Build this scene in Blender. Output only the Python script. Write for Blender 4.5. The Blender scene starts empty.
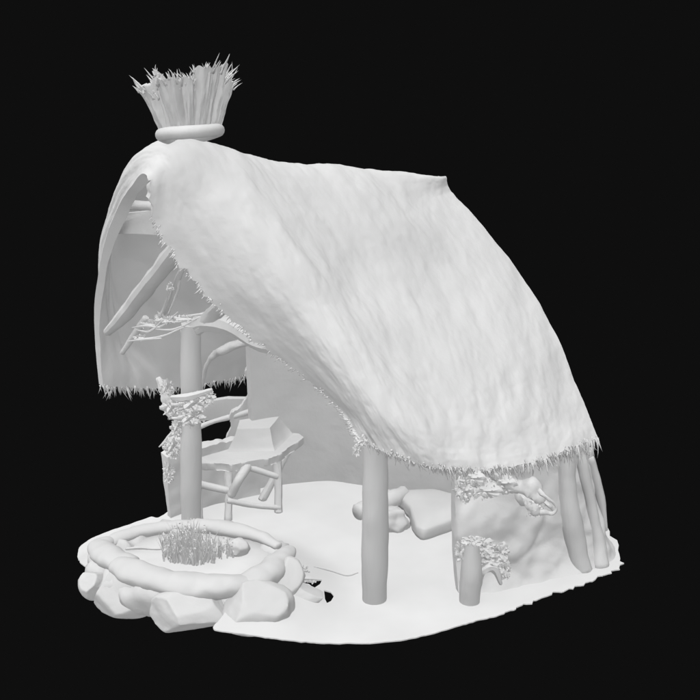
import bpy, bmesh, math, random
from mathutils import Vector, noise, Matrix
from mathutils.bvhtree import BVHTree
from mathutils.geometry import delaunay_2d_cdt
random.seed(7)
S = bpy.context.scene
COL = S.collection

# ------------------------------------------------------------------ camera
ELEV, FOV = math.radians(19), math.radians(30)
F = 350 / math.tan(FOV / 2)
FW = Vector((0, math.cos(ELEV), -math.sin(ELEV)))
UP = Vector((0, math.sin(ELEV), math.cos(ELEV)))
CAM = Vector((0, 0, 1.95 / math.cos(ELEV))) - FW * (3.5 / math.tan(FOV / 2))
cd = bpy.data.cameras.new('camera'); cam = bpy.data.objects.new('camera', cd); COL.objects.link(cam)
cam.location = CAM; cam.rotation_euler = (math.pi / 2 - ELEV, 0, 0)
cd.angle = FOV; cd.clip_end = 200
S.camera = cam

# ------------------------------------------------------------------ world and studio light
w = bpy.data.worlds.new('World'); S.world = w; w.use_nodes = True
w.node_tree.nodes['Background'].inputs[0].default_value = (0.0048, 0.0048, 0.0048, 1)
w.node_tree.nodes['Background'].inputs[1].default_value = 1.0
S.view_settings.view_transform = 'Standard'; S.view_settings.look = 'None'
S.view_settings.exposure = 0; S.view_settings.gamma = 1
S.cycles.diffuse_bounces = 0; S.cycles.max_bounces = 4

def lamp(name, frm, strength, angle, shadow, mis=False):
    d = bpy.data.lights.new(name, 'SUN'); d.energy = strength; d.angle = math.radians(angle)
    d.use_shadow = shadow; d.cycles.use_multiple_importance_sampling = shadow or mis
    o = bpy.data.objects.new(name, d); COL.objects.link(o)
    o.rotation_euler = Vector(frm).to_track_quat('Z', 'Y').to_euler(); o.location = Vector(frm) * 10
    return o
# the picture is lit all round, with hardly a cast shadow: a broad top light and softer ones round it
lamp('top_light', (-.2, -.15, 1), 2.25, 30, False)
lamp('left_light', (-1, -.4, .42), 1.1, 120, False, True)
lamp('front_light', (-.1, -1, .15), 0.62, 120, False)
lamp('right_light', (1, -.4, .4), 0.95, 120, False)
lamp('under_light', (-.1, -.3, -1), 0.33, 90, False)

# ------------------------------------------------------------------ measuring helpers
POOL = Vector((-1.55, -1.42))
def ground_h(x, y):
    d = (Vector((x, y)) - POOL); d = math.hypot(d.x, d.y * 1.0)
    t = min(1, max(0, (d - .95) / .7)); t = 1 - t * t * (3 - 2 * t)
    return .22 * t + .012 * noise.noise(Vector((x * 1.3, y * 1.3, 3)))
def ray(px, py): return (FW + Vector((1, 0, 0)) * ((px - 350) / F) + UP * ((350 - py) / F))
def PY(px, py, y): d = ray(px, py); return CAM + d * ((y - CAM.y) / d.y)
def PZ(px, py, z): d = ray(px, py); return CAM + d * ((z - CAM.z) / d.z)
def GP(px, py):
    z = 0
    for _ in range(25):
        p = PZ(px, py, z); z += .5 * (ground_h(p.x, p.y) - z)
    return PZ(px, py, z)
def rad(px, p): return px / F * (p - CAM).dot(FW)

# ------------------------------------------------------------------ materials
def clay(name, col, bump, scale, stretch=(1, 1, 1), rough=.75, mottle=.03):
    m = bpy.data.materials.new(name); m.use_nodes = True; nt = m.node_tree
    b = nt.nodes['Principled BSDF']; b.inputs['Roughness'].default_value = rough
    b.inputs['Specular IOR Level'].default_value = .12
    tc = nt.nodes.new('ShaderNodeTexCoord'); mp = nt.nodes.new('ShaderNodeMapping'); mp.inputs['Scale'].default_value = stretch
    nt.links.new(tc.outputs['Object'], mp.inputs['Vector'])
    n1 = nt.nodes.new('ShaderNodeTexNoise'); n1.inputs['Scale'].default_value = scale; n1.inputs['Detail'].default_value = 6
    n2 = nt.nodes.new('ShaderNodeTexNoise'); n2.inputs['Scale'].default_value = 1.6; n2.inputs['Detail'].default_value = 3
    for n in (n1, n2): nt.links.new(mp.outputs[0], n.inputs['Vector'])
    cr = nt.nodes.new('ShaderNodeMapRange'); cr.inputs['To Min'].default_value = col - mottle; cr.inputs['To Max'].default_value = col + mottle
    cr.inputs['From Min'].default_value = .3; cr.inputs['From Max'].default_value = .7
    nt.links.new(n2.outputs['Fac'], cr.inputs['Value']); nt.links.new(cr.outputs[0], b.inputs['Base Color'])
    bp = nt.nodes.new('ShaderNodeBump'); bp.inputs['Strength'].default_value = bump; bp.inputs['Distance'].default_value = .02
    nt.links.new(n1.outputs['Fac'], bp.inputs['Height']); nt.links.new(bp.outputs[0], b.inputs['Normal'])
    return m
M_ground = clay('pale_ground', .80, .12, 3)
M_thatch = clay('pale_thatch', .785, .32, 9)
M_straw = clay('pale_straw', .76, .3, 20, (1, 1, .25))
M_wood = clay('pale_wood', .72, .45, 14, (1, 1, .18))
M_plaster = clay('pale_plaster', .76, .5, 6)
M_stone = clay('pale_stone', .70, .3, 6)
M_leaf = clay('pale_leaf', .76, .2, 20)

# ------------------------------------------------------------------ scene-graph helpers
def mesh_obj(name, bm, mat, parent=None, smooth=True, angle=None):
    bmesh.ops.recalc_face_normals(bm, faces=bm.faces)
    me = bpy.data.meshes.new(name); bm.to_mesh(me); bm.free()
    me.materials.append(mat)
    if smooth:
        me.shade_smooth()
        if angle: me.set_sharp_from_angle(angle=math.radians(angle))
    o = bpy.data.objects.new(name, me); COL.objects.link(o)
    if parent: o.parent = parent; o.matrix_parent_inverse = parent.matrix_world.inverted()
    return o
def tag(o, label, cat, group=None, kind=None):
    if label: o['label'] = label
    if cat: o['category'] = cat
    if group: o['group'] = group
    if kind: o['kind'] = kind
    return o
def thing(name, loc, label, cat, group=None):
    o = bpy.data.objects.new(name, None); o.location = loc; o.empty_display_size = .1; COL.objects.link(o)
    o.matrix_world = Matrix.Translation(loc)
    return tag(o, label, cat, group)

# ------------------------------------------------------------------ shape helpers
def cr(p0, p1, p2, p3, t):
    return .5 * ((2 * p1) + (p2 - p0) * t + (2 * p0 - 5 * p1 + 4 * p2 - p3) * t * t + (3 * p1 - p0 - 3 * p2 + p3) * t ** 3)
def spline(P, n, closed=False):
    out = []; m = len(P)
    for i in range(n):
        u = i / (n if closed else n - 1) * (m if closed else m - 1)
        k = min(int(u), m - 1 if closed else m - 2); t = u - k
        if closed: q = [P[(k + j) % m] for j in (-1, 0, 1, 2)]
        else:
            q = [P[k - 1] if k > 0 else P[0] * 2 - P[1], P[k], P[k + 1], P[k + 2] if k + 2 < m else P[-1] * 2 - P[-2]]
        out.append(cr(*q, t))
    return out
def nz(p, s, seed=0): return noise.fractal(Vector(p) * s + Vector((seed * 7.3, seed * 3.1, seed)), 1.0, 2.0, 3)
def add_tube(bm, P, R, seg=14, n=None, rough=.0, rs=5, closed=False, seed=0, flat=1.0, round_end=True):
    P = [Vector(p) for p in P]
    if not hasattr(R, '__len__'): R = [R] * len(P)
    n = n or max(2, len(P) * 6)
    Q = spline(P, n, closed)
    rr = [v.x for v in spline([Vector((r, 0, 0)) for r in R], n, closed)]
    if round_end and not closed and n > 4:
        T0 = (Q[0] - Q[1]).normalized(); T1 = (Q[-1] - Q[-2]).normalized()
        a, b = rr[0], rr[-1]
        Q = [Q[0] + T0 * a * .3] + Q + [Q[-1] + T1 * b * .3]
        rr = [a * .75] + rr + [b * .75]; n += 2
    ref = Vector((0, 0, 1)); T = (Q[1] - Q[0]).normalized()
    if abs(T.z) > .9: ref = Vector((1, 0, 0))
    N = (ref - T * ref.dot(T)).normalized(); rings = []
    for i in range(n):
        T = ((Q[(i + 1) % n] - Q[i - 1]) if closed else (Q[min(i + 1, n - 1)] - Q[max(i - 1, 0)])).normalized()
        N = (N - T * N.dot(T)).normalized(); B = T.cross(N); ring = []
        for j in range(seg):
            a = 2 * math.pi * j / seg
            d = N * math.cos(a) * flat + B * math.sin(a)
            r = rr[i]; p = Q[i] + d * r
            if rough: p += d * r * rough * nz(p, rs, seed)
            ring.append(bm.verts.new(p))
        rings.append(ring)
    for i in range(n if closed else n - 1):
        a, b = rings[i], rings[(i + 1) % n]
        for j in range(seg): bm.faces.new((a[j], a[(j + 1) % seg], b[(j + 1) % seg], b[j]))
    if not closed:
        bm.faces.new(rings[0][::-1]); bm.faces.new(rings[-1])
def tube(name, P, R, mat, parent=None, angle=50, **k):
    bm = bmesh.new(); add_tube(bm, P, R, **k); return mesh_obj(name, bm, mat, parent, angle=angle)
def add_rock(bm, c, dim, seed, facets=9, rough=.12, rot=0, sub=4, cut=.78):
    rnd = random.Random(seed); t = bmesh.new(); bmesh.ops.create_icosphere(t, subdivisions=sub, radius=1)
    pl = []
    for _ in range(facets):
        v = Vector((rnd.gauss(0, 1), rnd.gauss(0, 1), rnd.gauss(0, .8))).normalized(); pl.append((v, rnd.uniform(cut, .95)))
    M = Matrix.Rotation(rot, 3, 'Z')
    vs = []
    for v in t.verts:
        p = v.co.copy()
        for (q, d) in pl:
            e = p.dot(q) - d
            if e > 0: p -= q * e * .9
        p *= 1 + rough * nz(p, 1.6, seed) * .8
        p = M @ Vector((p.x * dim[0], p.y * dim[1], p.z * dim[2]))
        vs.append(bm.verts.new(p + Vector(c)))
    for f in t.faces: bm.faces.new([vs[v.index] for v in f.verts])
    t.free()
def add_spike(bm, b, d, L, r, bend=None, seg=3, n=3):
    d = d.normalized(); bend = bend or Vector((0, 0, 0))
    ref = Vector((0, 0, 1)) if abs(d.z) < .9 else Vector((1, 0, 0))
    N = d.cross(ref).normalized(); B = d.cross(N); prev = None
    for i in range(n):
        t = i / n; c = b + d * L * t + bend * L * t * t; r2 = r * (1 - t * .85)
        ring = [bm.verts.new(c + (N * math.cos(a) + B * math.sin(a)) * r2) for a in [2 * math.pi * j / seg for j in range(seg)]]
        if prev:
            for j in range(seg): bm.faces.new((prev[j], prev[(j + 1) % seg], ring[(j + 1) % seg], ring[j]))
        else: bm.faces.new(ring[::-1])
        prev = ring
    tip = bm.verts.new(b + d * L + bend * L)
    for j in range(seg): bm.faces.new((prev[j], prev[(j + 1) % seg], tip))
def add_leaf(bm, c, d, s, rnd):
    d = d.normalized(); n = d.cross(Vector((rnd.gauss(0, 1), rnd.gauss(0, 1), rnd.gauss(0, 1)))).normalized(); u = d.cross(n)
    P = [c, c + d * s * .35 + n * s * .32 + u * s * .1, c + d * s * .75 + n * s * .25 + u * s * .02, c + d * s,
         c + d * s * .75 - n * s * .25 + u * s * .05, c + d * s * .35 - n * s * .32 + u * s * .12]
    top = [bm.verts.new(p + u * s * .04) for p in P]; bot = [bm.verts.new(p - u * s * .04) for p in P]
    bm.faces.new(top); bm.faces.new(bot[::-1])
    for i in range(6): bm.faces.new((top[i], bot[i], bot[(i + 1) % 6], top[(i + 1) % 6]))
def add_slab(bm, top, down, bev=0):
    """closed prism: outline of 3-D points, pushed along 'down'"""
    down = Vector(down)
    a = [bm.verts.new(p) for p in top]; b = [bm.verts.new(Vector(p) + down) for p in top]; n = len(a)
    fs = [bm.faces.new(a), bm.faces.new(b[::-1])]
    for i in range(n): fs.append(bm.faces.new((a[i], b[i], b[(i + 1) % n], a[(i + 1) % n])))
    if bev:
        es = {e for f in fs for e in f.edges}
        bmesh.ops.bevel(bm, geom=list(es), offset=bev, segments=3, affect='EDGES', profile=.5)

# ------------------------------------------------------------------ ground
def jag(P, amp, step=.035, seed=0):
    out = []
    for i in range(len(P)):
        a, b = P[i], P[(i + 1) % len(P)]; k = max(1, int((b - a).length / step))
        for j in range(k):
            q = a.lerp(b, j / k); out.append(q + Vector((nz((q.x, q.y, 0), 9, seed), nz((q.x, q.y, 5), 9, seed))) * amp)
    return out
edge_px = [(621, 558), (606, 574), (585, 583), (556, 593), (520, 606), (497, 615), (460, 625), (430, 634), (400, 640), (370, 643), (340, 643),
           (310, 642), (280, 639), (245, 634), (214, 629), (221, 618), (226, 604), (205, 592), (180, 594), (150, 592), (112, 580), (92, 570), (81, 563), (78, 552),
           (87, 541), (104, 533), (130, 524), (150, 517), (166, 513)]
E2 = [GP(*p).xy for p in edge_px]
E2 += [Vector(p) for p in ((-1.55, 1.75), (-.9, 2.25), (0, 2.5), (.9, 2.4), (1.75, 1.95), (2.35, 1.3), (2.68, .7))]
outline = []
for i in range(len(E2)):
    outline.append(E2[i])
sm = [v.xy for v in spline([v.to_3d() for v in outline], 420, True)]
sm = [p + Vector((nz((p.x, p.y, 0), 11, 1), nz((p.x, p.y, 4), 11, 2))) * (.008 + .045 * min(1, max(0, p.x - .9)) * (p.y < .2)) for p in sm]
holes = [[GP(*p).xy for p in h] for h in (
    [(324, 590), (331, 592), (334, 596), (331, 601), (327, 603), (325, 599)],
    [(292, 578), (312, 579), (322, 580), (320, 584), (314, 588), (309, 584), (296, 581.5)])]
def inside(p, poly):
    c = False; n = len(poly)
    for i in range(n):
        a, b = poly[i], poly[i - 1]
        if (a.y > p.y) != (b.y > p.y) and p.x < (b.x - a.x) * (p.y - a.y) / (b.y - a.y) + a.x: c = not c
    return c
pts = list(sm); loops = [list(range(len(sm)))]
for h in holes:
    loops.append(list(range(len(pts), len(pts) + len(h)))); pts += h
rg = random.Random(3); g = -2.9
while g < 2.9:
    k = -2.9
    while k < 2.9:
        q = Vector((g + rg.uniform(-.01, .01), k + rg.uniform(-.01, .01)))
        if inside(q, sm) and min((q - s_).length for s_ in pts[:len(sm)]) > .03: pts.append(q)
        k += .07
    g += .07
edges = [(L[i], L[(i + 1) % len(L)]) for L in loops for i in range(len(L))]
vo, eo, fo, *_ = delaunay_2d_cdt(pts, edges, [], 0, 1e-5)
bm = bmesh.new()
gv = [bm.verts.new((v.x, v.y, ground_h(v.x, v.y))) for v in vo]
for f in fo:
    c = sum((vo[i] for i in f), Vector((0, 0))) / len(f)
    if inside(c, sm) and not any(inside(c, h) for h in holes):
        try: bm.faces.new([gv[i] for i in f])
        except ValueError: pass
bmesh.ops.delete(bm, geom=[v for v in bm.verts if not v.link_faces], context='VERTS')
r = bmesh.ops.extrude_face_region(bm, geom=bm.faces[:])
for v in [x for x in r['geom'] if isinstance(x, bmesh.types.BMVert)]: v.co.z -= .012
ground = mesh_obj('ground', bm, M_ground, angle=40); tag(ground, None, None, kind='structure')

# ------------------------------------------------------------------ the hut
hut = thing('thatched_hut', (0.2, 0, 0), 'open-fronted round hut under a huge drooping thatched roof with a straw tuft on its peak', 'hut')

# roof: sections across the ridge, from the left eave over the ridge to the right eave
ROOF = [
    [PY(99, 384, .60), PY(94, 325, .50), PY(100, 264, .20), PY(117, 212, -.20), PY(131, 187, -.70), PY(147, 176, -1.12),
     PY(158, 230, -1.16), PY(202, 290, -1.20), PY(246, 333, -1.24), PY(293, 368, -1.3), PY(334, 403, -1.4), PY(357, 438, -1.62)],
    [PY(150, 386, 1.2), PY(122, 325, .95), PY(113, 250, .50), PY(124, 200, .05), PY(147, 151, -.45), PY(190, 140, -.85),
     PY(232, 190, -1.06), PY(272, 248, -1.27), PY(308, 305, -1.45), PY(344, 362, -1.62), PY(376, 415, -1.77), PY(402, 459, -1.80)],
    None, None, None]
Rg = [PY(270, 160, -.40), PY(350, 168, .25), PY(443, 176, .9)]
RT = [[PY(312, 210, -.64), PY(350, 268, -.80), PY(385, 328, -1.1), PY(418, 388, -1.4), PY(444, 437, -1.65), PY(460, 470, -1.75)],
      [PY(396, 215, .0), PY(436, 270, -.10), PY(470, 326, -.42), PY(500, 385, -.80), PY(518, 430, -1.1), PY(531, 463, -1.3)],
      [PY(451, 192, .88), PY(490, 236, .72), PY(530, 288, .52), PY(561, 346, .22), PY(583, 400, -.1), PY(598, 438, -.4)]]
LE = [PY(215, 374, 1.75), PY(265, 362, 2.2), Vector((-.3, 2.6, 1.15))]
for i in range(3):
    a, b = LE[i], Rg[i]; L = []
    for t in (0, .2, .4, .6, .82):
        p = a.lerp(b, t); s_ = math.sin(math.pi * t) * t * .40
        L.append(p + Vector((-.5, .6, .55)) * s_)
    ROOF[2 + i] = L + [Rg[i]] + RT[i]
NU, NV = 210, 300
cols = [spline(sec, NV) for sec in ROOF]
grid = [[None] * NV for _ in range(NU)]
for j in range(NV):
    line = spline([c[j] for c in cols], NU)
    for i in range(NU): grid[i][j] = line[i]
def gn(i, j):
    a = grid[min(i + 1, NU - 1)][j] - grid[max(i - 1, 0)][j]; b = grid[i][min(j + 1, NV - 1)] - grid[i][max(j - 1, 0)]
    return -a.cross(b).normalized()
TH = .11
nrm = [[gn(i, j) for j in range(NV)] for i in range(NU)]
if nrm[NU // 2][NV * 2 // 3].z < 0: nrm = [[-n for n in r_] for r_ in nrm]
outer = [[None] * NV for _ in range(NU)]; inner = [[None] * NV for _ in range(NU)]
for i in range(NU):
    for j in range(NV):
        u, v = i / NU, j / NV
        p, n = grid[i][j], nrm[i][j]
        sk = u + .10 * v
        s1 = noise.noise(Vector((sk * 34, v * 4.5, 1))) * .5 + noise.noise(Vector((sk * 70, v * 9, 5))) * .25
        s2 = noise.noise(Vector((sk * 9 + v * 2, v * 11, 9))); s3 = noise.noise(Vector((u * 5, v * 6, 19)))
        q = Vector((sk * 24 + v * 5, v * 19, 7)); s4 = noise.noise(q) ; s5 = noise.noise(q * 2.3) * .6 + noise.noise(q * 4.7) * .35
        lump_ = max(0, noise.noise(Vector((sk * 14, v * 14, 23))))
        fade = min(1, 3 * u + .45)
        q2 = Vector((sk * 46 + v * 14, v * 46, 40)); s6 = abs(noise.noise(q2)) + .5 * abs(noise.noise(q2 * 2.1))
        d = .003 * s1 + .015 * s2 + .024 * s3 + .014 * s4 + .004 * s5 + .018 * lump_ + .007 * s6
        if i < 6 and v > .45: p = p + (grid[0][j] - grid[6][j]).normalized() * (.05 * noise.noise(Vector((v * 60, 1, 1))) + .035 * noise.noise(Vector((v * 150, 1, 1)))) * (1 - i / 6)
        if j > NV - 5: p = p + (grid[i][NV - 1] - grid[i][NV - 6]).normalized() * (.03 * noise.noise(Vector((u * 40, 1, 1))) + .02 * noise.noise(Vector((u * 110, 1, 1)))) * (j - NV + 5) / 4
        outer[i][j] = p + n * d * fade
        k = (TH - .045 * max(0, 1 - v / .5) * max(0, 1 - u * 6)) * (1 + .25 * noise.noise(Vector((u * 20, v * 24, 2))))
        inner[i][j] = p - n * k + n * .02 * noise.noise(Vector((u * 9, v * 9, 31)))
bm = bmesh.new()
vo_ = [[bm.verts.new(p) for p in r_] for r_ in outer]; vi_ = [[bm.verts.new(p) for p in r_] for r_ in inner]
for i in range(NU - 1):
    for j in range(NV - 1):
        bm.faces.new((vo_[i][j], vo_[i + 1][j], vo_[i + 1][j + 1], vo_[i][j + 1]))
        bm.faces.new((vi_[i][j], vi_[i][j + 1], vi_[i + 1][j + 1], vi_[i + 1][j]))
for i in range(NU - 1):
    for j in (0, NV - 1): bm.faces.new((vo_[i][j], vo_[i + 1][j], vi_[i + 1][j], vi_[i][j]))
for j in range(NV - 1):
    for i in (0, NU - 1): bm.faces.new((vo_[i][j], vo_[i][j + 1], vi_[i][j + 1], vi_[i][j]))
bmesh.ops.recalc_face_normals(bm, faces=bm.faces)
bvh = BVHTree.FromBMesh(bm)
roof = mesh_obj('roof', bm, M_thatch, hut, angle=60)
def roof_under(x, y, default=1.4, drop=.01):
    h = bvh.ray_cast(Vector((x, y, .7)), Vector((0, 0, 1)))
    return h[0].z - drop if h[0] else default

# fringe of loose straw along the eaves
rf = random.Random(11); bm = bmesh.new()
def edge_spikes(get, n, L, down, out_amt, lo=0., hi=1., r=.011):
    for k in range(n):
        t = lo + (hi - lo) * (k + rf.random()) / n
        p, o = get(t); p = p + Vector((rf.gauss(0, .012), rf.gauss(0, .012), rf.uniform(-.005, .05)))
        d = o * out_amt + Vector((rf.gauss(0, .22), rf.gauss(0, .2), -1)) * down
        l = L * rf.uniform(.35, 1.15) * (1.35 if rf.random() < .12 else 1)
        add_spike(bm, p, d, l, r * rf.uniform(.6, 1.3), Vector((rf.gauss(0, .18), rf.gauss(0, .18), rf.gauss(0, .1))))
def right_eave(t):
    i = min(NU - 1, int(t * (NU - 1))); a, b = outer[i][NV - 1], outer[i][NV - 4]
    return a.lerp(inner[i][NV - 1], rf.random() * .8), (a - b).normalized()
def left_eave(t):
    i = min(NU - 1, int(t * (NU - 1))); a, b = grid[i][0], grid[i][2]
    return a.lerp(inner[i][0], rf.random()), (a - b).normalized()
def front_edge(t):
    j = min(NV - 1, int(t * (NV - 1))); a, b = outer[0][j], outer[3][j]
    return a.lerp(inner[0][j], rf.random() * .7), (a - b).normalized()
edge_spikes(right_eave, 420, .085, .7, .6, 0, .97)
edge_spikes(right_eave, 200, .12, .6, .8, .45, 1)
edge_spikes(right_eave, 70, .16, .5, .8, .9, 1)
edge_spikes(left_eave, 480, .145, 1, .1, 0, 1, .013)
edge_spikes(front_edge, 260, .06, .45, 1.0, .53, .75, .009)
edge_spikes(front_edge, 420, .07, .45, 1.0, .72, 1, .009)
edge_spikes(right_eave, 260, .05, .8, 1.0, 0, .6, .016)
mesh_obj('fringe', bm, M_straw, roof)

# straw tuft bound with a ring on the peak
axis_y = -.98
RB = PY(190, 134, axis_y)
TILT = Matrix.Rotation(math.radians(-15), 3, 'X') @ Matrix.Rotation(math.radians(-3), 3, 'Y')
bm = bmesh.new(); rt_ = random.Random(5)
NA, NT = 260, 30; edges_a = sorted(rt_.uniform(0, 2 * math.pi) for _ in range(15))
blk = [(rt_.uniform(-.10, .06), rt_.uniform(-.06, .09)) for _ in range(16)]
def tuft_pt(a, t):
    a = a % (2 * math.pi); k = sum(1 for e in edges_a if e < a)
    lo = edges_a[k - 1] if k else edges_a[-1] - 2 * math.pi; hi = edges_a[k] if k < 15 else edges_a[0] + 2 * math.pi
    k = k % 15
    m = (a - lo) / max(.05, hi - lo); groove = 1 - .22 * (abs(2 * m - 1) ** 6) * min(1, t * 3)
    r = (  .232 + .185 * t ** .95) * (1 + blk[k][0] * t * 1.6) * groove
    r += .012 * noise.noise(Vector((a * 9, t * 2.5, 3))) + .016 * noise.noise(Vector((a * 16, t * 2, 3))) + .008 * noise.noise(Vector((a * 40, t * 6, 3)))
    h = .48 + blk[k][1] + .03 * math.cos(a - .2) + .045 * noise.noise(Vector((a * 7, 1, 1)))
    return RB + TILT @ Vector((r * math.cos(a), r * math.sin(a) * .9, -.02 + h * t))
rings = [[bm.verts.new(tuft_pt(2 * math.pi * i / NA, t / (NT - 1))) for i in range(NA)] for t in range(NT)]
for sh, dz in ((.86, -.03), (.6, -.07), (.3, -.06)):
    L_ = [TILT.transposed() @ (v.co - RB) for v in rings[NT - 1]]
    rings.append([bm.verts.new(RB + TILT @ Vector((q.x * sh, q.y * sh, q.z * .5 + .24 + dz + .05 * nz(q * sh, 11)))) for q in L_])
for a, b in zip(rings, rings[1:]):
    for i in range(NA): bm.faces.new((a[i], a[(i + 1) % NA], b[(i + 1) % NA], b[i]))
bm.faces.new(rings[0][::-1]); bm.faces.new(rings[-1])
tuft = mesh_obj('straw_tuft', bm, M_straw, hut, angle=55)
bm = bmesh.new()
for k in range(430):
    a = rt_.uniform(0, 2 * math.pi); q = math.sqrt(rt_.uniform(.1, 1.02))
    p = tuft_pt(a, .97); p = TILT.transposed() @ (p - RB); p = RB + TILT @ Vector((p.x * q, p.y * q, p.z - .06 * (q < .85) - rt_.uniform(0, .05)))
    d = Vector((math.cos(a) * q * .75, math.sin(a) * q * .75, 1)) + Vector((rt_.gauss(0, .25), rt_.gauss(0, .25), 0)); d = TILT @ d
    L = rt_.uniform(.03, .09) + (.1 if rt_.random() < .13 else 0) + (.06 * rt_.random() if math.cos(a) > .4 else 0)
    add_spike(bm, p, d, L, rt_.uniform(.008, .02), Vector((rt_.gauss(0, .25), rt_.gauss(0, .25), rt_.gauss(0, .1))), n=4)
mesh_obj('straw_ends', bm, M_straw, tuft)
ringP = [RB + TILT @ Vector((.245 * math.cos(a), .245 * math.sin(a), -.0 + .012 * math.sin(2 * a + 1) + .012 * math.cos(a))) for a in [2 * math.pi * i / 14 for i in range(14)]]
tube('binding_ring', ringP, .056, M_straw, tuft, closed=True, n=80, seg=16, rough=.10, rs=4, angle=None)

# posts
def post(px, py, rpx, name='post', top=None, leanx=0, sides=18, rough=.11, seed=0, taper=.92):
    b = GP(px, py); x, y = b.x, b.y; r = rad(rpx, b)
    zt = top if top is not None else roof_under(x + leanx, y, 1.6) + .04
    P = [Vector((x + leanx * t, y, b.z - .02 + (zt - b.z) * t)) for t in (0, .3, .6, 1)]
    return tube(name, P, [r, r * 1.06, r * .99, r * taper], M_wood, hut, seg=sides, n=24, rough=rough, rs=2.6, seed=seed, round_end=False, angle=35)
post(191, 521, 10, top=PY(191, 322, GP(191, 521).y).z, seed=1, taper=1.0, leanx=.085)
post(374.5, 599, 12.3, seed=2, taper=1.0)
post(470, 601, 10.3, seed=3, top=PY(470, 538, GP(470, 601).y).z, taper=.68)

# braces and beams in the gable
tube('brace', [PY(108, 332, .42), PY(124, 316, .25), PY(150, 283, 0), PY(182, 243, -.3), PY(212, 205, -.62)], [.055, .10, .115, .12, .11], M_wood, hut, seg=10, rough=.15, flat=.7, angle=35)
tube('brace', [PY(122, 353, .5), PY(137, 331, .42), PY(146, 318, .38)], [.028, .04, .04], M_wood, hut, seg=8, rough=.1)
tube('brace', [PY(160, 318, .42), PY(172, 298, .25), PY(181, 272, .0), PY(208, 232, -.3)], [.03, .035, .03, .03], M_wood, hut, seg=8, rough=.15)
tube('brace', [PY(190, 333, .38), PY(210, 318, .2), PY(233, 294, -.3), PY(268, 258, -.7)], [.075, .085, .08, .07], M_wood, hut, seg=10, rough=.15, angle=35)
tube('beam', [PY(184, 332, .38), PY(206, 322, .28), PY(232, 326, 0), PY(262, 344, -.45), PY(305, 350, -1.0)], [.06, .11, .10, .08, .08], M_wood, hut, seg=8, rough=.12, angle=30)
tube('beam', [PY(118, 207, -.02), PY(135, 205, -.3), PY(160, 207, -.6)], [.04, .045, .045], M_wood, hut, seg=8, rough=.15)
bm = bmesh.new()
add_slab(bm, [PY(117, 214, .1), PY(165, 209, -.62), PY(175, 236, -.62), PY(160, 235, -.5), PY(140, 234, -.22), PY(115, 234, .18)], (.045, .05, 0), .006)
mesh_obj('gable_board', bm, M_plaster, hut, angle=40)

# walls: lofted between a footing line and the thatch
def wall(name, foot, inset, top_fn, th=.11, n=90, nh=22, flare=0, amp=.03, seed=0, mat=M_plaster, centre=Vector((.1, .1)), bulge=None, lead=False):
    Q = spline([Vector((p[0], p[1], 0)) for p in foot], n); bm = bmesh.new(); A, B = [], []
    for i in range(n):
        c = (centre.to_3d() - Q[i]); c.z = 0
        tan = (Q[min(i + 1, n - 1)] - Q[max(i - 1, 0)]); nn = Vector((tan.y, -tan.x, 0)).normalized()
        if nn.dot(c) > 0: nn = -nn
        ins = inset * min(1, max(0, i / n * 5)) if lead else inset
        tp = Q[i] - nn * ins; zt = top_fn(i / (n - 1), tp.x, tp.y)
        zt = max(.25, zt); a_, b_ = [], []
        z0 = ground_h(Q[i].x, Q[i].y) - .03
        for k in range(nh):
            t = k / (nh - 1); z = z0 + (zt - z0) * t
            p = Q[i] - nn * ins * (t ** .8) + nn * flare * (max(0, 1 - t * 5) ** 2); p.z = z
            d = amp * nz(p, 1.9, seed) + min(amp, .03) * .35 * nz(p, 6, seed)
            if bulge: d += bulge(p)
            a_.append(bm.verts.new(p + nn * d)); b_.append(bm.verts.new(p - nn * (th + amp * .5 * nz(p, 2, seed + 5))))
        A.append(a_); B.append(b_)
    for i in range(n - 1):
        for k in range(nh - 1):
            bm.faces.new((A[i][k], A[i + 1][k], A[i + 1][k + 1], A[i][k + 1])); bm.faces.new((B[i][k], B[i][k + 1], B[i + 1][k + 1], B[i + 1][k]))
        bm.faces.new((A[i][-1], A[i + 1][-1], B[i + 1][-1], B[i][-1])); bm.faces.new((A[i][0], B[i][0], B[i + 1][0], A[i + 1][0]))
    for i in (0, n - 1):
        for k in range(nh - 1): bm.faces.new((A[i][k], A[i][k + 1], B[i][k + 1], B[i][k]))
    return mesh_obj(name, bm, mat, hut, angle=50)
back = [GP(250, 486), GP(272, 482), GP(300, 478.5), GP(330, 477), GP(362, 481), GP(400, 487), GP(440, 491), GP(475, 497), Vector((1.75, 1.0, 0)), Vector((2.25, .55, 0))]
wall('wall', back, .02, lambda t, x, y: roof_under(x, y, 1.0, .03), n=110, seed=2, amp=.02, lead=True, centre=Vector((.3, 0)))
side = [Vector((2.25, .6, 0)), Vector((2.5, .3, 0)), GP(614, 552), GP(600, 566), GP(570, 574), GP(530, 582), GP(495, 588), GP(458, 592)]
def lump(p):
    q = PZ(500, 512, .7); d = math.hypot((p.x - q.x) / .44, (p.z - .62) / .40)
    return .085 * math.sqrt(max(0, 1 - d * d)) if p.y < 0 else 0
wall('wall', side, .31, lambda t, x, y: roof_under(x, y, .95, .09), flare=.06, n=130, nh=60, seed=6, amp=.06, centre=Vector((1.0, .3)), bulge=lump)
low = [GP(166, 514), GP(185, 509), GP(215, 500), GP(257, 491)]
wall('low_wall', low, .0, lambda t, x, y: .72 + .05 * nz((x, y, 0), 5) - .1 * (t > .9), n=50, seed=8, amp=.09)

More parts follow.
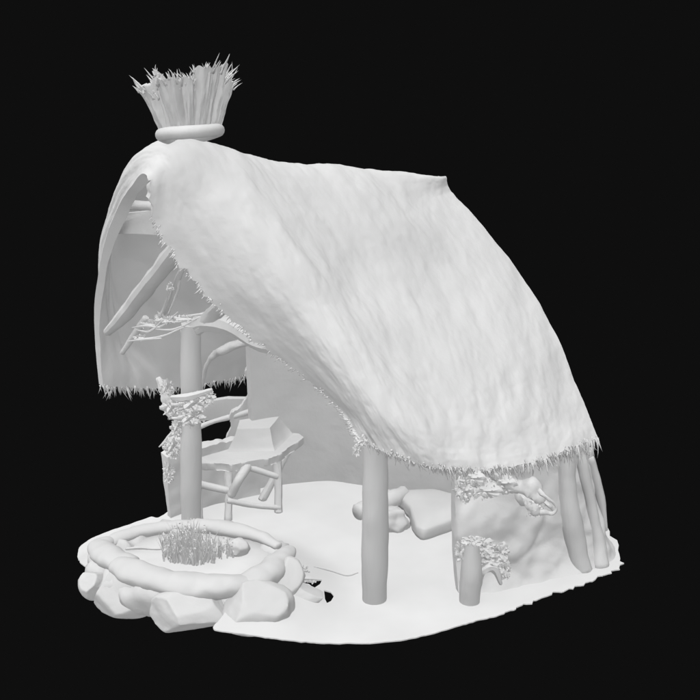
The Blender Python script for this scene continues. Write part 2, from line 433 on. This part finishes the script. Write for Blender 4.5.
# rear-left frame: rail, window reveal and a thin stick over the low wall
bm = bmesh.new()
add_slab(bm, [PY(190, 404, 1.2), PY(228, 398, 1.35), PY(262, 400, 1.5), PY(282, 395, 1.6), PY(282, 425, 1.6), PY(262, 417, 1.5), PY(232, 418, 1.35), PY(190, 423, 1.2)], (0, .07, 0), .012)
mesh_obj('rail', bm, M_wood, hut, angle=35)
tube('rail', [PY(199, 427, 1.05), PY(215, 421, 1.1), PY(238, 415, 1.2), PY(262, 408, 1.4)], [.03, .03, .035, .03], M_wood, hut, seg=8, rough=.15)
yw = GP(250, 486).y
W = [(247, 340), (256, 330), (256, 330), (257, 400), (258, 483), (248, 488), (234, 484), (231, 462), (230, 445), (226, 436), (231, 424), (228, 416), (240, 408), (246, 398), (249, 385), (246, 372), (249, 358)]
bj = []
for k in range(len(W)):
    a, b = Vector(W[k]), Vector(W[(k + 1) % len(W)])
    for q in range(5):
        c = a.lerp(b, q / 5); c += Vector((nz((c.x, c.y, 0), .14, 1), nz((c.x, c.y, 0), .14, 4))) * 3.0
        bj.append(PY(c.x, c.y, yw - .12 + .010 * (c.x - 230)))
bm = bmesh.new(); add_slab(bm, bj, (0, .12, 0), .012)
mesh_obj('wall_stub', bm, M_plaster, hut, angle=35)
tube('brace', [PY(202, 388, .75), PY(207, 364, .7), PY(220, 351, .65), PY(256, 337, .5)], [.02, .035, .055, .06], M_wood, hut, seg=12, rough=.6, rs=9, flat=.7)

# pillars planted against the plaster at the right
tube('pillar', [GP(581, 569) + Vector((0, .03, -.02)), PY(575, 540, -.68), PY(568, 495, -.64), PY(566, 450, -.57)], [.115, .11, .095, .09], M_wood, hut, seg=16, rough=.2, rs=3, n=30)
tube('pillar', [GP(601, 566) + Vector((0, .02, -.02)), PY(598, 545, -.56), PY(592, 510, -.52), PY(584, 470, -.5), PY(578, 445, -.45)], [.09, .08, .055, .06, .05], M_wood, hut, seg=14, rough=.2, rs=4)
tube('pillar', [PY(606, 530, -.40), PY(600, 495, -.36), PY(590, 458, -.36)], [.02, .045, .045], M_wood, hut, seg=8, rough=.12)

# ------------------------------------------------------------------ ivy, twigs and bindings
def clump(name, spots, nleaf, size, seed, label, cat, group=None, stems=None, mat=None):
    rnd = random.Random(seed); bm = bmesh.new()
    for (c, rx, ry, rz) in spots:
        add_rock(bm, c, (rx * .8, ry * .8, rz * .8), seed, facets=4, rough=1.1, sub=4, cut=.8)
        for _ in range(nleaf):
            d = Vector((rnd.gauss(0, 1), rnd.gauss(0, 1), rnd.gauss(0, 1))).normalized()
            p = c + Vector((d.x * rx, d.y * ry, d.z * rz)) * rnd.uniform(.6, .95)
            add_leaf(bm, p, d + Vector((rnd.gauss(0, .5), rnd.gauss(0, .5), rnd.gauss(0, .5))), size * rnd.uniform(.5, 1.3), rnd)
    for s_ in (stems or []): add_tube(bm, s_[0], s_[1], seg=6, rough=.3, rs=14)
    return tag(mesh_obj(name, bm, mat or M_leaf, angle=40), label, cat, group)
PL = GP(191, 521).y
clump('ivy', [(PY(173, 448, GP(168, 514).y - .06), .09, .09, .12), (PY(169, 472, GP(168, 514).y - .06), .05, .05, .14), (PY(167, 390, PL + .05), .07, .06, .12), (PY(173, 408, PL - .02), .11, .12, .12), (PY(192, 405, PL - .12), .17, .10, .10),
      (PY(190, 418, PL - .08), .15, .12, .09), (PY(205, 398, PL - .05), .11, .12, .06), (PY(178, 428, PL), .07, .08, .10), (PY(198, 396, PL - .12), .12, .06, .04)],
      130, .03, 21, 'leafy ivy clump wrapped around the tall front-left post at window height', 'ivy',
      stems=[([PY(158, 378, PL + .1), PY(166, 395, PL + .05), PY(174, 416, PL)], [.03, .06, .07]), ([PY(172, 398, PL - .12), PY(190, 397, PL - .17), PY(212, 390, PL - .1)], [.03, .045, .02]),
             ([PY(176, 440, PL + .25), PY(172, 465, PL + .3), PY(176, 500, PL + .25)], [.08, .09, .07])])
tag(tube('dry_branch', [PY(159, 447, .72), PY(167, 440, .72), PY(175, 432, .7), PY(186, 427, .66)], [.006, .022, .035, .05], M_wood, None, seg=7, rough=.3, rs=9), 'pointed dry branch poking out left below the ivy clump', 'branch')
rv = random.Random(9); stems = []
for k in range(8):
    y0 = .40 - .004 * k
    a = rv.uniform(126, 165); b = a + rv.uniform(18, 60); yy = 336 - (a - 126) * .28 + rv.uniform(-9, 12)
    stems.append(([PY(a, yy, y0), PY((a + b) / 2, yy + rv.uniform(-6, 3), y0 - .1), PY(b, yy + rv.uniform(-9, 5) - 4, y0 - .16)], [.005, .013, .005]))
stems += [([PY(158, 322, .3), PY(166, 302, .2), PY(171, 283, .05)], [.012, .014, .01]), ([PY(168, 315, .3), PY(178, 290, .1), PY(180, 270, 0)], [.01, .014, .012])]
clump('vine', [(PY(150, 324, .36), .09, .04, .06), (PY(168, 320, .3), .07, .04, .04), (PY(160, 318, .3), .05, .04, .06), (PY(140, 337, .4), .07, .03, .03), (PY(185, 318, .25), .10, .04, .03), (PY(170, 287, .1), .03, .03, .04)],
      34, .026, 23, 'tangled thin vine strung across the braces at the gable, above the tall post', 'vine', stems=stems)
clump('moss', [(PY(362, 441, -1.72), .05, .05, .05), (PY(357, 450, -1.72), .03, .03, .05)], 60, .026, 25, 'small leafy tuft at the head of the stout front-middle post', 'leaf tuft')
clump('moss', [(PY(470, 476, -1.66), .13, .10, .10), (PY(482, 488, -1.56), .17, .12, .10), (PY(500, 482, -1.5), .14, .1, .12), (PY(464, 490, -1.58), .08, .08, .12)], 110, .03, 27,
      'ragged mossy mass hanging under the eave at the wall corner', 'moss')
PR = GP(470, 601).y
clump('moss', [(PY(460, 552, PR + .02), .045, .05, .10), (PY(472, 541, PR - .05), .10, .06, .04), (PY(484, 547, PR + .03), .10, .07, .08), (PY(499, 553, PR + .12), .09, .07, .11), (PY(505, 570, PR + .14), .05, .05, .10), (PY(488, 560, PR + .12), .13, .05, .07)],
      110, .026, 29, 'lumpy moss with a curling root around the short right-hand post', 'moss',
      stems=[([PY(480, 586, PR + .1), PY(482, 572, PR + .08), PY(494, 568, PR + .1), PY(501, 584, PR + .1)], [.02, .035, .04, .02])])
# gnarled root jutting from the right wall
bm = bmesh.new()
add_tube(bm, [PY(498, 476, -1.25), PY(508, 485, -1.42), PY(520, 489, -1.45), PY(533, 490, -1.5), PY(541, 502, -1.55)], [.03, .07, .075, .095, .05], seg=16, n=34, rough=.6, rs=5)
add_tube(bm, [PY(520, 492, -1.4), PY(530, 503, -1.5), PY(537, 514, -1.55)], [.06, .07, .04], seg=12, rough=.7, rs=7)
add_tube(bm, [PY(535, 487, -1.5), PY(546, 497, -1.58), PY(556, 506, -1.58), PY(553, 513, -1.58), PY(541, 512, -1.56)], [.03, .02, .016, .018, .03], seg=8, rough=.5, rs=12)
add_tube(bm, [PY(540, 498, -1.5), PY(549, 505, -1.56), PY(554, 512, -1.55)], [.03, .02, .012], seg=8, rough=.5, rs=12)
rr_ = random.Random(4)
for _ in range(60):
    d = Vector((rr_.gauss(0, 1), rr_.gauss(0, 1) - 1, rr_.gauss(0, 1)))
    add_leaf(bm, PY(rr_.uniform(526, 545), rr_.uniform(500, 516), -1.53 + rr_.uniform(-.04, .04)), d, .04, rr_)
tag(mesh_obj('gnarled_root', bm, M_wood, angle=50), 'gnarled root with a looped tip jutting from the plaster wall under the eave', 'root')

# ------------------------------------------------------------------ work table and the block on it
tb = GP(250, 515)
table = thing('rustic_table', (tb.x, tb.y, tb.z), 'rustic trestle table with a chipped slab top, standing behind the tall front-left post', 'table')
zt = .62
topo = [PZ(194, 461, zt - .02), PZ(203, 463, zt - .02), PZ(217, 463, zt), PZ(232, 465, zt), PZ(250, 461, zt), PZ(268, 459, zt), PZ(279, 455, zt), PZ(290, 446, zt), PZ(304, 437, zt + .02),
        PZ(297, 433, zt), PZ(284, 431, zt), PZ(262, 434, zt), PZ(235, 440, zt), PZ(203, 443, zt), PZ(190, 447, zt)]
bm = bmesh.new(); tj = []
for k in range(len(topo)):
    for q in range(4):
        p = topo[k].lerp(topo[(k + 1) % len(topo)], q / 4); tj.append(p + Vector((nz(p, 9, 1), nz(p, 9, 2), 0)) * .022)
add_slab(bm, tj, (0, 0, -.085), .012)
tt = mesh_obj('table_top', bm, M_wood, table, angle=35)
def dn(p, z): return Vector((p.x, p.y, z))
def leg(a, b, ra=.05, rb=.045): tube('leg', [a, a.lerp(b, .5) + Vector((.008, 0, 0)), b], [ra, rb * .95, rb], M_wood, table, seg=9, rough=.15, angle=40)
lf, rb_ = GP(228, 520), GP(278, 512)
leg(PZ(228, 463, zt - .07), lf); leg(PZ(277, 458, zt - .07), rb_)
leg(PZ(196, 462, zt - .07), GP(199, 519)); leg(PZ(290, 446, zt - .07), GP(262, 500))
tube('brace', [PZ(250, 462, zt - .06), PZ(240, 478, .5), PZ(231, 495, .3)], [.06, .05, .05], M_wood, table, seg=8, rough=.15)
m1 = lf.lerp(PZ(228, 463, zt), .3); m2 = rb_.lerp(PZ(277, 458, zt), .08)
tube('rung', [lf.lerp(PZ(228, 463, zt), .34), m2.lerp(m1, .5), m2 + Vector((.02, 0, 0))], .032, M_wood, table, seg=8, rough=.12)
tube('rung', [lf.lerp(PZ(228, 463, zt), .95) + Vector((.1, .05, 0)), rb_.lerp(PZ(277, 458, zt), .66)], .036, M_wood, table, seg=8, n=10, rough=.12)
tube('rung', [GP(199, 519).lerp(PZ(196, 462, zt), .62), lf.lerp(PZ(228, 463, zt), .52)], .042, M_wood, table, seg=8, n=10, rough=.12)
# tapering block
bz = zt + .003
bl, br, cr_, cl = PZ(226, 452, bz), PZ(275, 451, bz), PZ(294, 435, bz), PZ(244, 436, bz)
h = .22
tl, tr_, ur, ul = PZ(237, 429, bz + h), PZ(270, 428, bz + h), PZ(282, 413, bz + h), PZ(240, 420, bz + h)
bm = bmesh.new(); n = 14; rows = []
for k in range(n + 1):
    t = k / n; s_ = t ** .72
    base = [bl, br, cr_, cl]; top = [tl, tr_, ur, ul]; row = []
    for e in range(4):
        a, b = base[e].lerp(top[e], s_), base[(e + 1) % 4].lerp(top[(e + 1) % 4], s_)
        a.z = b.z = 0
        z0 = bz + h * t
        for q in range(8):
            p = a.lerp(b, q / 8); p.z = z0
            p += Vector((nz(p, 6, 3), nz(p, 6, 5), 0)) * .006; row.append(bm.verts.new(p))
    rows.append(row)
for a, b in zip(rows, rows[1:]):
    for q in range(32): bm.faces.new((a[q], a[(q + 1) % 32], b[(q + 1) % 32], b[q]))
bm.faces.new(rows[0][::-1]); bm.faces.new(rows[-1])
tag(mesh_obj('stone_block', bm, M_stone, angle=35), 'pale block with sloping sides sitting on the rustic table', 'block')

# ------------------------------------------------------------------ stone slab and lumps on the floor inside
q0 = GP(425, 541)
top_px = [(399, 490), (430, 488), (462, 494), (500, 500), (500, 518), (463, 516), (444, 521), (424, 527), (414, 518), (409, 507), (404, 500)]
def softrock(name, outline, z, seed, amp=.02):
    P = [PZ(px, py, z) for px, py in outline]; Q = spline(P, 60, True); c = sum(Q, Vector()) / 60; bm = bmesh.new(); rows = []
    prof = [(1.02, -z - .01), (1.03, -z * .75), (1.02, -z * .45), (1.0, -z * .2), (.97, -.10 * z), (.91, -.02 * z), (.6, .03), (.3, .035)]
    for s_, dz in prof:
        row = []
        for p in Q:
            v = c + (p - c) * s_; v.z = z + dz
            v += Vector((1, 1, .5)) * amp * nz(v, 4, seed); row.append(bm.verts.new(v))
        rows.append(row)
    for a, b in zip(rows, rows[1:]):
        for k in range(60): bm.faces.new((a[k], a[(k + 1) % 60], b[(k + 1) % 60], b[k]))
    bm.faces.new(rows[0][::-1]); bm.faces.new(rows[-1])
    return mesh_obj(name, bm, M_stone)
tag(softrock('stone_slab', top_px, .145, 3, .025), 'low flat-topped stone lying inside the hut between the front-middle post and the wall', 'stone')
bm = bmesh.new(); add_tube(bm, [PZ(358, 512, .1), PZ(375, 505, .11), PZ(392, 499, .12), PZ(404, 494, .1)], [.09, .10, .10, .09], seg=14, rough=.2, n=24)
tag(mesh_obj('short_log', bm, M_wood), 'short rounded log on the floor, passing behind the stout front-middle post', 'log')
bm = bmesh.new(); c = GP(393, 532); add_rock(bm, c + Vector((-.02, .12, .06)), (.20, .16, .17), 12, rough=.25)
tag(mesh_obj('stone', bm, M_stone), 'small rounded stone just right of the stout front-middle post', 'stone')
tag(tube('thin_twig', [GP(314, 567) + Vector((0, 0, .004)), GP(332, 572) + Vector((0, 0, .01)), GP(347, 576) + Vector((0, 0, .006)), GP(358, 573) + Vector((0, 0, .004))], [.004, .009, .011, .005], M_wood, None, seg=6), 'long thin twig lying on the open floor right of the pool', 'twig')

# ------------------------------------------------------------------ pool ringed with stone rim
zr = .42
pc = PZ(192, 556, zr)
pool = thing('garden_pool', (pc.x, pc.y, ground_h(pc.x, pc.y)), 'round raised pool with a thick lumpy rim in front of the hut', 'pool')
def rim(P, R, seed, **k): return tube('rim_stone', [PZ(*p, zz) for *p, zz in P], R, M_stone, pool, seg=24, n=60, rough=.3, rs=3.2, seed=seed, angle=None, flat=.7, **k)
rim([(250, 583, .38), (225, 586, .38), (200, 587, .38), (170, 583, .38), (140, 574, .38), (118, 565, .38)], [.11, .15, .155, .155, .15, .11], 1)
rim([(132, 566, .37), (118, 562, .37), (105, 555, .37), (99, 547, .36), (108, 541, .35)], [.11, .14, .13, .12, .08], 2)
rim([(240, 585, .38), (258, 579, .38), (272, 568, .38), (284, 556, .38), (290, 549, .38)], [.10, .145, .13, .105, .06], 3)
rim([(100, 549, .34), (115, 540, .34), (140, 532, .34), (170, 527, .34), (203, 526, .34)], [.06, .08, .085, .08, .07], 4)
rim([(196, 526, .34), (222, 528, .35), (246, 533, .36), (264, 538, .36), (278, 546, .35)], [.09, .095, .09, .075, .05], 5)
tube('stone_base', [PZ(px, py, .17) for px, py in ((104, 570), (120, 557), (150, 546), (192, 541), (235, 544), (268, 553), (284, 566), (276, 582), (245, 595), (200, 600), (155, 597), (122, 586))], .17, M_stone, pool, closed=True, n=110, seg=18, rough=.6, rs=5, seed=9, angle=None)
bm = bmesh.new(); wp = [PZ(*p, .30) for p in ((100, 553), (118, 541), (150, 532), (192, 529), (235, 532), (266, 541), (280, 552), (262, 572), (225, 584), (190, 586), (150, 580), (115, 568))]
Q = spline(wp, 48, True); c = bm.verts.new(sum(Q, Vector()) / 48); vs = [bm.verts.new(p) for p in Q]; ms = [bm.verts.new(p.lerp(c.co, .5) + Vector((0, 0, .01 * nz(p, 5)))) for p in Q]; ds = [bm.verts.new(p - Vector((0, 0, .06))) for p in Q]
for k in range(48):
    bm.faces.new((ms[k], ms[(k + 1) % 48], c)); bm.faces.new((vs[k], vs[(k + 1) % 48], ms[(k + 1) % 48], ms[k])); bm.faces.new((ds[k], ds[(k + 1) % 48], vs[(k + 1) % 48], vs[k]))
bm.faces.new(ds[::-1])
mesh_obj('water', bm, M_ground, pool)
# grass in the pool
rw = random.Random(31); bm = bmesh.new()
for k in range(400):
    px = rw.gauss(190, 15) if rw.random() < .75 else rw.uniform(166, 236)
    px = min(238, max(164, px)); hh = 40 - abs(px - 192) * .55 if px < 212 else 20 - (px - 212) * .3
    b = PZ(px, 566 - abs(px - 195) * .12 - rw.uniform(0, 12) - (px > 215) * 3, .30); L = hh / 96 * rw.uniform(.35, 1.0)
    add_spike(bm, b, Vector((rw.gauss(0, .16), rw.gauss(0, .16), 1)), L, rw.uniform(.006, .012), Vector((rw.gauss(0, .12), rw.gauss(0, .12), 0)), seg=4, n=4)
    if rw.random() < .45:
        for t in (.45, .7, .95):
            add_leaf(bm, b + Vector((0, 0, L * t)), Vector((rw.gauss(0, 1), rw.gauss(0, 1), .8)), .026, rw)
tag(mesh_obj('reed_clump', bm, M_leaf, angle=40), 'dense upright clump of short reeds growing in the middle of the pool', 'reeds')
bm = bmesh.new(); add_rock(bm, PZ(238, 549, .34), (.12, .1, .11), 41, facets=7)
tag(mesh_obj('stone', bm, M_stone, angle=30), 'small white angular stone in the water beside the reeds', 'stone')
tag(tube('stick', [PZ(126, 549, .33), PZ(140, 548, .34), PZ(152, 549, .33), PZ(164, 549, .33)], [.014, .018, .012, .01], M_wood, None, seg=6, rough=.3, rs=12), 'thin knotted stick floating left of the reeds in the pool', 'stick')

# boulders under the rim
BO = [((94, 583), (.15, .16, .17), 51, .18, 'smallest outer boulder, at the far left end under the pool rim'),
      ((129, 590), (.40, .30, .26), 52, .15, 'large smooth boulder second from the left under the front of the pool rim'),
      ((192, 610), (.41, .28, .225), 53, .20, 'wide rounded boulder bulging below the middle of the pool rim'),
      ((253, 606), (.39, .32, .245), 54, .22, 'largest angular boulder at the right front of the pool rim'),
      ((284, 582), (.22, .26, .25), 55, .22, 'tall boulder tucked under the right end of the pool rim'),
      ((300, 595), (.27, .17, .12), 56, .13, 'low block-like boulder at the far right, beside the gap in the ground')]
for (px, dim, sd, z, lab) in BO:
    bm = bmesh.new(); p = PZ(px[0], px[1], z)
    add_rock(bm, p, dim, sd, facets=13, rough=.05, rot=.1 * (sd % 5 - 2), cut=.55, sub=5)
    tag(mesh_obj('boulder', bm, M_stone, angle=38), lab, 'boulder', 'boulders around the pool')
clump('moss', [(PZ(302, 572, .16), .06, .05, .06), (PZ(310, 579, .05), .10, .05, .035)], 70, .026, 57, 'small dark ragged scrap of moss above the block-like boulder at right', 'moss')
